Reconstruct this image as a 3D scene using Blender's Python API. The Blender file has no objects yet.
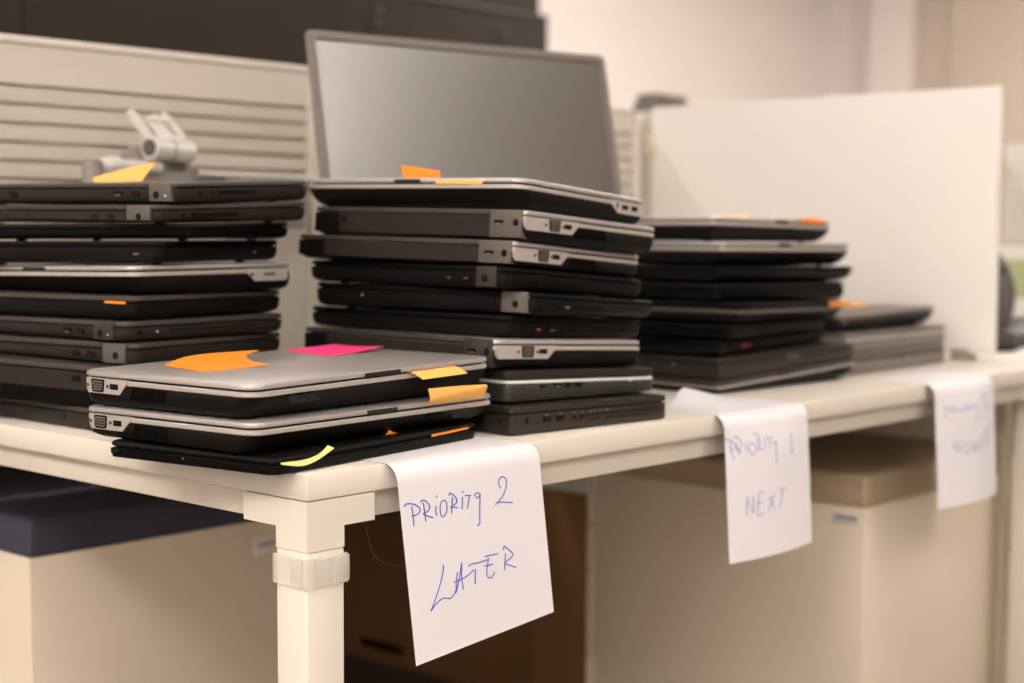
import bpy, bmesh, math, random
from mathutils import Vector, Matrix
random.seed(7)
R = math.radians
S = bpy.context.scene
COL = S.collection
ZO = 0.72          # desk surface height above the floor; the code below measures z from the desk surface

# ------------------------------------------------------------------ materials
def mat(name, color, rough=0.5, metal=0.0, noise=0.0, nscale=40.0, bump=0.0, bscale=200.0, spec=0.5, trans=0.0, coat=0.0, emit=None, estr=0.0, sub=0.0):
    m = bpy.data.materials.new(name); m.use_nodes = True
    nt = m.node_tree; b = nt.nodes['Principled BSDF']
    b.inputs['Base Color'].default_value = (*color, 1)
    b.inputs['Roughness'].default_value = rough
    b.inputs['Metallic'].default_value = metal
    b.inputs['Specular IOR Level'].default_value = spec
    b.inputs['Transmission Weight'].default_value = trans
    b.inputs['Coat Weight'].default_value = coat
    if sub: 
        b.inputs['Subsurface Weight'].default_value = sub
        b.inputs['Subsurface Scale'].default_value = 0.002
    if emit:
        b.inputs['Emission Color'].default_value = (*emit, 1); b.inputs['Emission Strength'].default_value = estr
    tc = nt.nodes.new('ShaderNodeTexCoord')
    if noise:
        n = nt.nodes.new('ShaderNodeTexNoise'); n.inputs['Scale'].default_value = nscale; n.inputs['Detail'].default_value = 4
        r = nt.nodes.new('ShaderNodeMix'); r.data_type = 'RGBA'
        r.inputs['A'].default_value = (*[c * (1 - noise) for c in color], 1)
        r.inputs['B'].default_value = (*[min(1, c * (1 + noise)) for c in color], 1)
        nt.links.new(tc.outputs['Object'], n.inputs['Vector'])
        nt.links.new(n.outputs['Fac'], r.inputs['Factor']); nt.links.new(r.outputs['Result'], b.inputs['Base Color'])
    if bump:
        n2 = nt.nodes.new('ShaderNodeTexNoise'); n2.inputs['Scale'].default_value = bscale; n2.inputs['Detail'].default_value = 3
        bp = nt.nodes.new('ShaderNodeBump'); bp.inputs['Strength'].default_value = bump; bp.inputs['Distance'].default_value = 0.001
        nt.links.new(tc.outputs['Object'], n2.inputs['Vector']); nt.links.new(n2.outputs['Fac'], bp.inputs['Height'])
        nt.links.new(bp.outputs['Normal'], b.inputs['Normal'])
    return m

M = dict(
    desk=mat('desk_laminate', (.75, .71, .63), .45, noise=.02, nscale=6),
    deskframe=mat('desk_frame_paint', (.69, .645, .56), .5, noise=.02),
    cabinet=mat('cabinet_lacquer', (.80, .71, .575), .55, noise=.03, nscale=5),
    slat=mat('slat_panel', (.68, .635, .565), .5, noise=.02),
    divider=mat('divider_board', (.88, .86, .84), .6, noise=.012, nscale=4),
    wall=mat('wall_paint', (.86, .81, .785), .85, noise=.02, nscale=2, bump=.1),
    wall_tan=mat('wall_tan_paint', (.62, .54, .45), .8, noise=.03, nscale=2),
    ceil=mat('ceiling_paint', (.84, .80, .76), .9, noise=.02),
    carpet=mat('carpet', (.17, .14, .115), .95, noise=.35, nscale=300, bump=.8, bscale=600),
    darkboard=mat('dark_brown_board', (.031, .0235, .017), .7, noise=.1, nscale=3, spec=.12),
    darktrim=mat('dark_board_trim', (.085, .068, .054), .55, noise=.05, spec=.3),
    silver=mat('silver_lid', (.47, .44, .43), .36, metal=.5, noise=.02, nscale=80),
    silverrim=mat('silver_rim', (.56, .52, .48), .36, metal=.45, noise=.02),
    black=mat('black_plastic', (.0032, .0026, .0023), .45, noise=.15, nscale=60, bump=.15, bscale=1500, spec=.10),
    black2=mat('black_soft_plastic', (.0052, .0043, .0038), .48, noise=.1, nscale=60, bump=.2, bscale=1800, spec=.14),
    grey=mat('dark_grey_plastic', (.024, .019, .016), .48, noise=.08, nscale=80, spec=.2),
    greylid=mat('grey_brown_lid', (.060, .050, .044), .42, metal=.15, noise=.05, nscale=90, spec=.3),
    cap=mat('grey_hinge_cap', (.115, .100, .088), .45, metal=.1, noise=.04, spec=.35),
    capdark=mat('dim_hinge_cap', (.040, .035, .031), .5, metal=.1, noise=.04, spec=.3),
    midgrey=mat('mid_grey_metal', (.20, .175, .160), .42, metal=.25, noise=.04),
    shadegrey=mat('wall_shade_grey', (.60, .52, .45), .7, noise=.02),  # darker wall tone, shadow put into the colour
    bronze=mat('bronze_dark_metal', (.036, .027, .022), .40, metal=.2, noise=.06, nscale=50, spec=.3),
    green=mat('greenish_grey_metal', (.045, .046, .038), .38, metal=.3, noise=.05, spec=.35),
    port=mat('port_black', (.0015, .0015, .0015), .6, spec=.1),
    brass=mat('port_metal', (.35, .32, .29), .35, metal=.8),
    rubber=mat('rubber', (.012, .012, .012), .8),
    mark=mat('printed_mark', (.16, .145, .13), .6),
    bright=mat('polished_edge', (.85, .88, .82), .3, metal=.2),
    paper=mat('white_paper', (.80, .795, .845), .7, noise=.01, nscale=10),
    ink=mat('blue_ink', (.05, .085, .50), .5),
    inkpale=mat('blue_ink_worn', (.20, .20, .50), .5),
    orange=mat('orange_note', (.92, .27, .012), .7, noise=.03, nscale=90),
    amber=mat('amber_note', (.95, .52, .12), .7, noise=.03, nscale=90),
    pink=mat('pink_note', (.90, .04, .22), .7, noise=.03, nscale=90),
    lime=mat('lime_note', (.84, .90, .36), .7, noise=.03, nscale=90),
    redtag=mat('red_mark', (.35, .04, .03), .6),
    bezel=mat('monitor_bezel', (.185, .155, .140), .5, noise=.03),
    screen=mat('monitor_screen', (.05, .042, .038), .31, spec=1.0, coat=.0),
    chrome=mat('satin_aluminium', (.78, .76, .74), .38, metal=.35),
    whiteplastic=mat('white_plastic', (.80, .78, .74), .4),
    greyplastic=mat('grey_plastic', (.30, .27, .25), .5, noise=.03),
    darkplastic=mat('charcoal_plastic', (.10, .09, .085), .5, noise=.05),
    navy=mat('navy_fabric', (.050, .050, .080), .9, noise=.3, nscale=150, bump=.6, bscale=700),
    beige=mat('brown_beige_fabric', (.47, .37, .25), .9, noise=.12, nscale=120, bump=.6, bscale=700),
    cardboard=mat('cardboard', (.33, .17, .072), .85, noise=.08, nscale=12, bump=.2, bscale=80),
    clear=mat('clear_plastic', (.93, .90, .84), .35, trans=.35, spec=.5),
    display=mat('green_display', (.42, .48, .24), .4, noise=.03),
    lamp=mat('lamp_diffuser', (.9, .9, .9), .5, emit=(1.0, .90, .815), estr=21.5), lampfront=mat('lamp_diffuser_front', (.9, .9, .9), .5, emit=(1.0, .90, .815), estr=15.5),
    fillleft=mat('fill_diffuser_left', (.9, .9, .9), .5, emit=(1.0, .90, .815), estr=25.0), lamprear=mat('lamp_diffuser_rear', (.9, .9, .9), .5, emit=(1.0, .90, .815), estr=56.0), lampframe=mat('lamp_frame', (.7, .7, .68), .5),
)

M['screen'].node_tree.nodes['Principled BSDF'].inputs['IOR'].default_value = 1.95
M['clipplastic'] = mat('clear_clip_plastic', (.93, .90, .84), .2)
M['clipplastic'].node_tree.nodes['Principled BSDF'].inputs['Alpha'].default_value = .30
# ------------------------------------------------------------------ mesh builder
class MB:
    def __init__(s): s.bm = bmesh.new()
    def _xf(s, vs, mtx):
        if mtx is not None: bmesh.ops.transform(s.bm, matrix=mtx, verts=vs)
    def box(s, lo, hi, bev=0.0, seg=2, mtx=None):
        r = bmesh.ops.create_cube(s.bm, size=1.0); vs = r['verts']
        for v in vs:
            v.co = Vector([lo[i] + (v.co[i] + .5) * (hi[i] - lo[i]) for i in range(3)])
        s._xf(vs, mtx)
        if bev > 0:
            es = list({e for v in vs for e in v.link_edges})
            bmesh.ops.bevel(s.bm, geom=es, offset=bev, segments=seg, profile=.5, affect='EDGES')
        return s
    def loft(s, rings, cap0=True, cap1=True, closed=True):
        R_ = [[s.bm.verts.new(p) for p in ring] for ring in rings]
        n = len(R_[0])
        for a, b in zip(R_, R_[1:]):
            for i in range(n if closed else n - 1):
                j = (i + 1) % n
                s.bm.faces.new((a[i], a[j], b[j], b[i]))
        if cap0: s.bm.faces.new(R_[0][::-1])
        if cap1: s.bm.faces.new(R_[-1])
        return s
    def tube(s, pts, r, n=8, flat=1.0):
        pts = [Vector(p) for p in pts]; rings = []
        for i, p in enumerate(pts):
            t = (pts[min(i + 1, len(pts) - 1)] - pts[max(i - 1, 0)])
            if t.length < 1e-9: t = Vector((0, 0, 1))
            t.normalize(); up = Vector((0, 0, 1)) if abs(t.z) < .9 else Vector((0, 1, 0))
            a = t.cross(up).normalized(); b = a.cross(t).normalized()
            rr = r[i] if isinstance(r, (list, tuple)) else r
            rings.append([p + rr * (math.cos(2 * math.pi * k / n) * a + flat * math.sin(2 * math.pi * k / n) * b) for k in range(n)])
        return s.loft(rings)
    def cyl(s, p0, p1, r, n=24, r1=None):
        return s.tube([p0, p1], [r, r if r1 is None else r1], n)
    def prism(s, poly, vec):
        vec = Vector(vec)
        return s.loft([[Vector(p) for p in poly], [Vector(p) + vec for p in poly]])
    def sheet(s, grid, th, nrm=None):
        """thin curved sheet: grid[i][j] points, given real thickness"""
        n, m = len(grid), len(grid[0]); top = []; bot = []
        for i in range(n):
            rt = []; rb = []
            for j in range(m):
                p = Vector(grid[i][j])
                du = Vector(grid[min(i + 1, n - 1)][j]) - Vector(grid[max(i - 1, 0)][j])
                dv = Vector(grid[i][min(j + 1, m - 1)]) - Vector(grid[i][max(j - 1, 0)])
                k = du.cross(dv)
                k = k.normalized() if k.length > 1e-12 else Vector((0, 0, 1))
                rt.append(s.bm.verts.new(p + k * th / 2)); rb.append(s.bm.verts.new(p - k * th / 2))
            top.append(rt); bot.append(rb)
        f = s.bm.faces.new
        for i in range(n - 1):
            for j in range(m - 1):
                f((top[i][j], top[i + 1][j], top[i + 1][j + 1], top[i][j + 1]))
                f((bot[i][j], bot[i][j + 1], bot[i + 1][j + 1], bot[i + 1][j]))
        for j in range(m - 1):
            f((top[0][j], top[0][j + 1], bot[0][j + 1], bot[0][j])); f((top[-1][j], bot[-1][j], bot[-1][j + 1], top[-1][j + 1]))
        for i in range(n - 1):
            f((top[i][0], bot[i][0], bot[i + 1][0], top[i + 1][0])); f((top[i][-1], top[i + 1][-1], bot[i + 1][-1], bot[i][-1]))
        return s
    def build(s, name, material, parent=None, local=False, smooth=40):
        """local=True: vertices already in the parent's frame; else in desk space"""
        bmesh.ops.recalc_face_normals(s.bm, faces=s.bm.faces[:])
        me = bpy.data.meshes.new(name); 
        off = Vector((0, 0, 0)); loc = None
        if not local:
            if parent is None:
                xs = [v.co for v in s.bm.verts]
                lo = Vector([min(c[i] for c in xs) for i in range(3)]); hi = Vector([max(c[i] for c in xs) for i in range(3)])
                loc = Vector(((lo.x + hi.x) / 2, (lo.y + hi.y) / 2, lo.z)); off = -loc
            else:
                q = parent; tot = Vector((0, 0, 0))
                while q is not None: tot += q.location; q = q.parent
                off = Vector((0, 0, ZO)) - tot
            bmesh.ops.translate(s.bm, verts=s.bm.verts[:], vec=off)
        for fc in s.bm.faces: fc.smooth = True
        s.bm.to_mesh(me); s.bm.free()
        me.set_sharp_from_angle(angle=R(smooth))
        me.materials.append(M[material] if isinstance(material, str) else material)
        o = bpy.data.objects.new(name, me); COL.objects.link(o)
        if parent is not None: o.parent = parent
        elif loc is not None: o.location = loc + Vector((0, 0, ZO))
        return o

def tag(o, label, cat, group=None):
    o['label'] = label; o['category'] = cat
    if group: o['group'] = group
    return o
def thing(name, label, cat, loc=(0, 0, 0), group=None):
    o = bpy.data.objects.new(name, None); COL.objects.link(o)
    o.location = (loc[0], loc[1], loc[2] + ZO); o.empty_display_size = .05
    return tag(o, label, cat, group)
def struct(o): o['kind'] = 'structure'; return o
def copy_tree(o, parent=None):
    c = o.copy(); COL.objects.link(c)
    if parent is not None: c.parent = parent
    for ch in [x for x in bpy.data.objects if x.parent == o]: copy_tree(ch, c)
    return c
def catmull(pts, k=5):
    pts = [Vector(p) for p in pts]
    if len(pts) < 3: return pts
    P = [pts[0]] + pts + [pts[-1]]; out = []
    for i in range(1, len(P) - 2):
        for j in range(k):
            t = j / k
            a, b, c, d = P[i - 1], P[i], P[i + 1], P[i + 2]
            out.append(.5 * ((2 * b) + (c - a) * t + (2 * a - 5 * b + 4 * c - d) * t * t + (3 * b - a - 3 * c + d) * t ** 3))
    out.append(pts[-1]); return out
# ------------------------------------------------------------------ laptops
def rrect(x0, y0, x1, y1, r, n=5):
    out = []
    for cx, cy, a0 in ((x1 - r, y1 - r, 0), (x0 + r, y1 - r, 90), (x0 + r, y0 + r, 180), (x1 - r, y0 + r, 270)):
        for i in range(n + 1):
            a = R(a0 + 90 * i / n); out.append((cx + r * math.cos(a), cy + r * math.sin(a)))
    return out

def frame_of(row):
    A, B, x, y, z, a, ta, tb = row
    da = Vector((math.cos(a) * math.cos(ta), math.sin(a) * math.cos(ta), math.sin(ta)))
    db = Vector((-math.sin(a) * math.cos(tb), math.cos(a) * math.cos(tb), math.sin(tb)))
    n = da.cross(db).normalized(); db = n.cross(da).normalized()
    return Vector((x, y, z)), da, db, n

def make_laptop(row, below, label, group, lt=.006, lid='black', body='black', rim=None, rimh=.005, front=None, rear=None,
                latch=False, panels=(), ports=(), caps=(), r=.010, foot=.0015, waist=0.0, rimbody=None, square=False, lidgap=.0020):
    """row = size and pose of the lid plane; below = (point, normal) of the surface it lies on. Near corner is the local origin,
    local x runs along the right-hand visible side ('R'), local y along the left-hand visible side ('L')."""
    A, B = row[0], row[1]
    O, da, db, n = frame_of(row)
    O = O - da * .0035 - db * .0035; A += .0035; B += .0035      # let the rounded outline, not the sharp corner, reach the mark
    p, m = below
    def gap(x, y): return (m.dot(O + x * da + y * db - p)) / m.dot(n)      # height of the seam over the surface below
    h0 = gap(0, 0); Orig = O - n * h0
    def zb(x, y): return h0 - gap(x, y)
    t = thing('laptop', label, 'laptop', (0, 0, 0), group)
    mt = Matrix((da, db, n)).transposed().to_4x4(); mt.translation = Orig + Vector((0, 0, ZO)); t.matrix_world = mt
    # --- base
    def ring(ins, f=None, d=None):
        i0, i1, j0, j1 = ins
        pts = []
        for (x, y) in rrect(i0, j0, A - i1, B - j1, r):
            ztop = h0 - lidgap; zbot = zb(x, y) + foot
            z = ztop - d if d is not None else ztop + (zbot - ztop) * f
            pts.append((x, y, z))
        return pts
    def insets(k):
        s_, fr, re = k
        i0 = fr if front == 'L' else re if rear == 'L' else s_
        j0 = fr if front == 'R' else re if rear == 'R' else s_
        return (i0, s_, j0, s_)
    if square: prof = [(.0, (0, 0, 0)), (.12, (0, 0, 0)), (.88, (.0003, .0003, .0003)), (.97, (.001, .001, .001)), (1., (.0035, .0035, .0035))]
    else: prof = [(.0, (0, 0, 0)), (.3, (.0003, .003, .0)), (.6, (.0008, .009, .0003)), (.85, (.003, .017, .002)), (1., (.009, .026, .009))]
    b = MB()
    if rim:
        rg = MB(); rg.loft([ring((.0008,) * 4, d=0), ring((0,) * 4, d=.0008), ring((0,) * 4, d=rimh - .0008), ring((.0008,) * 4, d=rimh)])
        b.loft([ring((.0010,) * 4, d=rimh)] + [ring(insets(k), f=max(f, .30) if f > 0 else .27) for f, k in prof[1:]])
    else:
        b.loft([ring((.0008,) * 4, d=0), ring((0,) * 4, d=.0008)] + [ring(insets(k), f=f) for f, k in prof[1:]])
    b.loft([[(x, y, z) for x, y in rrect(.0035, .0035, A - .0035, B - .0035, r)] for z in (h0 - .004, h0 + .0004)])
    base = b.build('base', body, t, True)
    if rim: 
        ro = rg.build('silver_rim' if 'silver' in rim else 'base_rim', rim, base, True)
    # --- feet
    for (fx, fy) in ((.036, .036), (A - .036, .036), (.036, B - .036), (A - .036, B - .036)):
        fb = MB(); c = [(fx + .007 * math.cos(k * math.pi / 8), fy + .005 * math.sin(k * math.pi / 8)) for k in range(16)]
        fb.loft([[(x, y, zb(x, y) + .00015) for x, y in c], [(x, y, zb(x, y) + foot + .001) for x, y in c]])
        fb.build('rubber_foot', 'rubber', base, True)
    # --- lid
    L = MB(); z0 = h0
    def lr(i, z): return [(x, y, z) for x, y in rrect(i, i, A - i, B - i, max(r - i * .3, .003))]
    L.loft([lr(.0012, z0), lr(.0002, z0 + .0007), lr(0, z0 + lt * .55), lr(.0007, z0 + lt - .0009), lr(.0026, z0 + lt)])
    lido = L.build('lid', lid, t, True)
    # --- features on the two visible sides
    def P(face, s, d, out):       # d measured down from the seam
        return (s, -out, h0 - d) if face == 'R' else (-out, s, h0 - d)
    def outv(face, k): return (0, -k, 0) if face == 'R' else (-k, 0, 0)
    def plate(face, s0, s1, d0, d1, out0, out1, name, m_, par=None):
        q = MB(); q.prism([P(face, s0, d0, out0), P(face, s1, d0, out0), P(face, s1, d1, out0), P(face, s0, d1, out0)], outv(face, out1 - out0))
        return q.build(name, m_, par or base, True)
    for (face, s0, s1, sd, dep, m_) in panels:   # full-height plate s0..s1 with a slanted end reaching the thin rim at sd
        q = MB(); k = rimh * .9
        poly = [(s0, .0013), (s1, .0013), (sd, .0013), (sd, k), (s1, dep), (s0 + (.003 if s1 > s0 else -.003), dep), (s0, dep * .72)]
        q.prism([P(face, a, d, -.004) for a, d in poly], outv(face, .0046))
        q.build('port_panel', m_, base, True)
    if rear:                                    # hinge side: dark strip where the lid wraps over, and rear plate
        Lr = B if rear == 'L' else A
        q = MB()
        if rear == 'L': q.box((-.0012, .053, h0 + .0002), (.011, Lr - .006, h0 + lt + .00005), .0008)
        else: q.box((.053, -.0012, h0 + .0002), (Lr - .006, .011, h0 + lt + .00005), .0008)
        q.build('hinge_cover', 'greylid', lido, True)
        hb = min(gap(0, .01), gap(0, B)) if rear == 'L' else min(gap(.01, 0), gap(A, 0))
        plate(rear, .0525, Lr - .050, .0022, hb - .0045, -.003, .0006, 'rear_panel', 'grey'); plate(rear, Lr - .0499, Lr - .004, .0012, hb - .0045, -.003, .0006, 'rear_end', 'black2')
    for (face, s0, s1, m_) in caps:
        hb = gap(s0, 0) if face == 'R' else gap(0, s0)
        q = MB()
        z_lo, z_hi = h0 - hb + .0035, h0 + lt - .0002
        if face == 'L': q.box((-.0016, s0, z_lo), (.010, s1, z_hi), .0010)
        else: q.box((s0, -.0016, z_lo), (s1, .010, z_hi), .0010)
        q.build('hinge_cap', m_, base, True)
    for pt in ports:
        face, kind, s, d = pt[:4]; w = pt[4] if len(pt) > 4 else None
        o = .0020 if any(c[0] == face and c[1] - .004 < s < c[2] + .004 for c in caps) else .0009
        if kind == 'usb':
            w = w or .0125
            f_ = plate(face, s - w / 2, s + w / 2, d - .0028, d + .0028, -.003, o, 'usb_port', 'port')
            plate(face, s - w / 2 + .0016, s + w / 2 - .0016, d - .0006, d + .0004, 0, o + .0001, 'contact_tongue', 'grey', None)
        elif kind == 'hdmi':
            w = w or .014; q = MB()
            q.prism([P(face, s - w / 2, d - .0024, -.003), P(face, s + w / 2, d - .0024, -.003), P(face, s + w / 2, d + .0004, -.003), P(face, s + w / 2 - .003, d + .0026, -.003), P(face, s - w / 2 + .003, d + .0026, -.003), P(face, s - w / 2, d + .0004, -.003)], outv(face, o + .003))
            q.build('hdmi_port', 'port', base, True)
            plate(face, s - w / 2 + .003, s + w / 2 - .003, d + .0010, d + .0022, 0, o + .0002, 'port_edge', 'brass')
        elif kind == 'vga':
            w = .0205
            fr = MB(); pts = [(-.5, -.5), (-.42, -.62), (.42, -.62), (.5, -.5), (.44, .45), (.36, .62), (-.36, .62), (-.44, .45)]
            fr.prism([P(face, s + a * w, d + c * .0105, -.002) for a, c in pts], outv(face, .0032)); fo = fr.build('vga_port', 'port', base, True)
            fr = MB(); fr.prism([P(face, s + a * w * .80, d + c * .0076, -.001) for a, c in pts], outv(face, .0025)); fr.build('connector_shell', 'midgrey', base, True)
            q = MB()
            for rr in range(3):
                for cc in range(5):
                    cs = s + (cc - 2) * .0030 + (rr - 1) * .0006; cd = d + (rr - 1) * .0026
                    q.box(*[tuple(min(a_, b_) for a_, b_ in zip(P(face, cs - .0010, cd - .0009, -.0001), P(face, cs + .0010, cd + .0009, .0017))),
                            tuple(max(a_, b_) for a_, b_ in zip(P(face, cs - .0010, cd - .0009, -.0001), P(face, cs + .0010, cd + .0009, .0017)))])
            q.build('pin_holes', 'port', base, True)
            for sg in (-1, 1):
                q = MB(); c0 = Vector(P(face, s + sg * .0155, d, -.001)); q.cyl(c0, c0 + Vector(outv(face, .0028)), .0018, 8)
                q.build('port_screw', 'darkplastic', base, True)
        elif kind in ('jack', 'audio'):
            rad = .0042 if kind == 'jack' else .0022
            q = MB(); c0 = Vector(P(face, s, d, -.001)); q.cyl(c0, c0 + Vector(outv(face, .001 + o)), rad, 16)
            q.build('power_jack' if kind == 'jack' else 'audio_jack', 'port', base, True)
            if kind == 'jack':
                q = MB(); q.cyl(c0, c0 + Vector(outv(face, .0013 + o)), rad * .33, 8); q.build('jack_pin', 'grey', base, True)
        elif kind == 'led':
            q = MB(); c0 = Vector(P(face, s, d, -.001)); q.cyl(c0, c0 + Vector(outv(face, .0014 + o)), .0011, 10); q.build('status_light', 'bright', base, True)
        elif kind == 'lock':
            plate(face, s - .0013, s + .0013, d - .0032, d + .0032, -.002, o, 'lock_slot', 'port')
        elif kind == 'slot':
            plate(face, s - w / 2, s + w / 2, d - .0018, d + .0018, -.003, o * .5, 'card_slot', 'port')
        elif kind == 'line':
            plate(face, s - w / 2, s + w / 2, d - .0005, d + .0005, -.003, o * .5, 'drive_seam', 'port')
        elif kind == 'mark':
            w = w or .004
            plate(face, s - w / 2, s + w / 2, d - .0009, d + .0009, -.003, o * .6, 'printed_mark', 'mark')
        elif kind == 'red':
            plate(face, s - w / 2, s + w / 2, d - .0013, d + .0013, -.003, .0012, 'red_mark', 'redtag')
        elif kind == 'badge':
            plate(face, s - w / 2, s + w / 2, d - .0022, d + .0022, -.003, .0006, 'badge', 'cap')
        elif kind in ('vent', 'slimvent', 'grille'):
            ht = {'vent': .0062, 'slimvent': .0030, 'grille': .0036}[kind]
            q = MB(); nn = int(w / (.0022 if kind == 'grille' else .0035)); sl = .0035 if kind != 'slimvent' else .0
            bk = -.0022
            for i in range(nn):
                a0 = s - w / 2 + i * w / nn; a1 = a0 + w / nn * .55
                q.prism([P(face, a0, d - ht, bk), P(face, a1, d - ht, bk), P(face, a1 + sl, d + ht, bk), P(face, a0 + sl, d + ht, bk)], outv(face, -bk + (.0009 if kind == 'grille' else .0004)))
            vo = q.build('speaker_grille' if kind == 'grille' else 'air_vent', 'rubber' if kind == 'grille' else 'port', base, True)
    if latch:
        face = front; Lf = A if face == 'R' else B
        s0, s1 = latch if isinstance(latch, tuple) else (Lf * .42, Lf * .56)
        q = MB(); q.prism([P(face, s0, -lt * .72, -.002), P(face, s1, -lt * .72, -.002), P(face, s1, .0002, -.002), P(face, s0, .0002, -.002)], outv(face, .0026))
        q.build('lid_latch', 'grey', lido, True)
    return (O + n * lt, n), t

UP = (Vector((0, 0, 0)), Vector((0, 0, 1)))
ROWS = {
    'F1': (0.36, 0.249, -0.040766, 0.029324, 0.080201, 0.091823, 0.013131, 0.0021018),
    'F2': (0.36, 0.249, -0.040743, 0.026838, 0.044935, 0.086111, -0.00087652, -0.004158),
    'F3': (0.326, 0.22, -0.027078, 0.015001, 0.012068, 0.15198, 0.0055297, 0.001775),
    'S1_1': (0.243, 0.356, 0.10874, 0.35373, 0.2767, 0.20767, 0.039472, 0.0069646),
    'S1_2': (0.249, 0.356, 0.089807, 0.3616, 0.25113, 0.143, 0.032237, 0.0056161),
    'S1_3': (0.213, 0.304, 0.12069, 0.34495, 0.23095, 0.33505, 0.014743, -0.0034202),
    'S1_4': (0.223, 0.314, 0.093543, 0.36403, 0.21036, 0.25624, -6.0091e-05, -0.0076577),
    'S1_5': (0.249, 0.356, 0.066658, 0.37751, 0.18285, 0.084733, 0.0036798, -0.015389),
    'S1_6': (0.249, 0.356, 0.066079, 0.37929, 0.14781, 0.14821, -7.1513e-05, -0.0037104),
    'S1_7': (0.249, 0.356, 0.059358, 0.3836, 0.11939, 0.089195, 0.00043964, -0.0041324),
    'S1_8': (0.249, 0.356, 0.0692, 0.3773, 0.094433, 0.17729, 0.00093471, 0.00090271),
    'S1_9': (0.258, 0.364, 0.059757, 0.35683, 0.065993, 0.2433, 2.5292e-05, 0.021661),
    'S1_10': (0.258, 0.364, 0.039444, 0.33161, 0.020164, 0.0017578, 0, -7.6434e-21),
    'S2_1': (0.245, 0.356, 0.36954, 0.06472, 0.28362, 0.040789, -0.085781, 0.014797),
    'S2_2': (0.245, 0.356, 0.37089, 0.059703, 0.24717, 0.0078634, -0.075967, 0.017797),
    'S2_3': (0.245, 0.356, 0.36545, 0.071285, 0.21245, 0.043918, -0.075359, 0.016311),
    'S2_4': (0.245, 0.356, 0.36082, 0.078651, 0.18323, -0.031777, -0.082209, 0.0063594),
    'S2_5': (0.245, 0.356, 0.38665, 0.056036, 0.15384, 0.071974, -0.073073, 0.011554),
    'S2_6': (0.245, 0.356, 0.36939, 0.085428, 0.12714, -0.028359, -0.053213, -0.0044516),
    'S2_7': (0.245, 0.356, 0.33569, 0.070443, 0.10232, -0.064633, -0.049554, -0.0069217),
    'S2_8': (0.249, 0.349, 0.34886, 0.065531, 0.062238, -0.076226, -0.039237, 0),
    'S2_9': (0.254, 0.344, 0.33629, 0.047786, 0.025275, -0.097666, -0.011208, 0),
    'S3_1': (0.344, 0.239, 0.87216, 0.15112, 0.24578, 0.04851, -0.013873, 0),
    'S3_2': (0.344, 0.239, 0.87965, 0.14052, 0.20942, -0.0035699, -0.008021, 0),
    'S3_3': (0.344, 0.239, 0.87837, 0.14245, 0.17562, -0.035146, -0.013824, 0),
    'S3_4': (0.344, 0.239, 0.87653, 0.14514, 0.15028, -0.016114, -0.0090188, 0),
    'S3_5': (0.344, 0.239, 0.89666, 0.11535, 0.12094, 0.1266, -0.022907, 0),
    'S3_6': (0.344, 0.239, 0.88622, 0.13126, 0.092483, 0.14392, -0.020123, 0),
    'S3_7': (0.344, 0.239, 0.8778, 0.14365, 0.069722, 0.11439, -0.01, 0),
    'S3_8': (0.344, 0.239, 0.8682, 0.13569, 0.044089, -0.045935, 0.015, 0),
    'S3_9': (0.344, 0.239, 0.86133, 0.13196, 0.013927, -0.04856, 0.044008, 0),
    'S4_1': (0.353, 0.249, 1.2644, 0.17491, 0.088893, 0.050965, 0.014579, 0),
    'S4_2': (0.353, 0.249, 1.2637, 0.16018, 0.060392, 0.029251, -0.002664, 0),
    'S4_3': (0.353, 0.249, 1.2618, 0.15436, 0.028632, 0.040692, -0.0027892, 0),
}
SIL = dict(lid='silver', rim='silverrim', body='black2', lt=.0055)
sp = .0165
V = {}
gF, g1, g2, g3, g4 = 'laptops in the small front pile', 'laptops in the left stack', 'laptops in the tall middle stack', 'laptops in the stack by the white divider', 'laptops in the low far pile'
# key: (group, label, options)
V['F3'] = (gF, 'thin matte black laptop on the desk corner, bottom of the small front pile', dict(lid='black2', body='black', square=True, lt=.005, front='R', r=.009, foot=.001,
    ports=[('L', 'usb', .212, .0045), ('L', 'slimvent', .168, .0050, .060), ('L', 'audio', .124, .0045), ('L', 'mark', .118, .0045, .002)]))
V['F2'] = (gF, 'silver-lidded laptop in the middle of the small front pile', dict(front='R', latch=(.154, .199), r=.016,
    panels=[('L', .240, .189, .175, sp, 'silverrim')], ports=[('L', 'vga', .222, .0088), ('L', 'usb', .196, .0088), ('L', 'vent', .146, .014, .052), ('R', 'slot', .262, .0105, .026), ('R', 'grille', .30, .0125, .03)], **SIL))
V['F1'] = (gF, 'silver-lidded laptop on top of the front pile, orange and pink notes on its lid', dict(front='R', latch=(.154, .208), r=.018,
    panels=[('L', .240, .189, .177, sp, 'silverrim')], ports=[('L', 'vga', .222, .0088), ('L', 'usb', .197, .0088), ('L', 'vent', .146, .014, .052), ('R', 'grille', .066, .0125, .040), ('R', 'slot', .262, .0105, .026)], **SIL))
V['S1_10'] = (g1, 'dark grey laptop at the very bottom of the left stack, flat on the desk', dict(lid='greylid', body='grey', square=True, lt=.006, ports=[('L', 'mark', .245, .007), ('L', 'lock', .145, .007)]))
V['S1_9'] = (g1, 'extra thick black laptop second from the bottom of the left stack', dict(lid='greylid', body='black', square=True, lt=.007, rim='grey', rimh=.021,
    ports=[('L', 'usb', .095, .009), ('L', 'usb', .212, .031), ('L', 'usb', .188, .031, .006), ('L', 'lock', .30, .009)]))
V['S1_8'] = (g1, 'dark laptop with square grey hinge cap, third from the bottom of the left stack', dict(lid='greylid', body='grey', lt=.006, rear='L', caps=[('L', .016, .052, 'cap')],
    ports=[('L', 'jack', .031, .0085), ('L', 'usb', .097, .0085), ('L', 'usb', .072, .0085)]))
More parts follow.
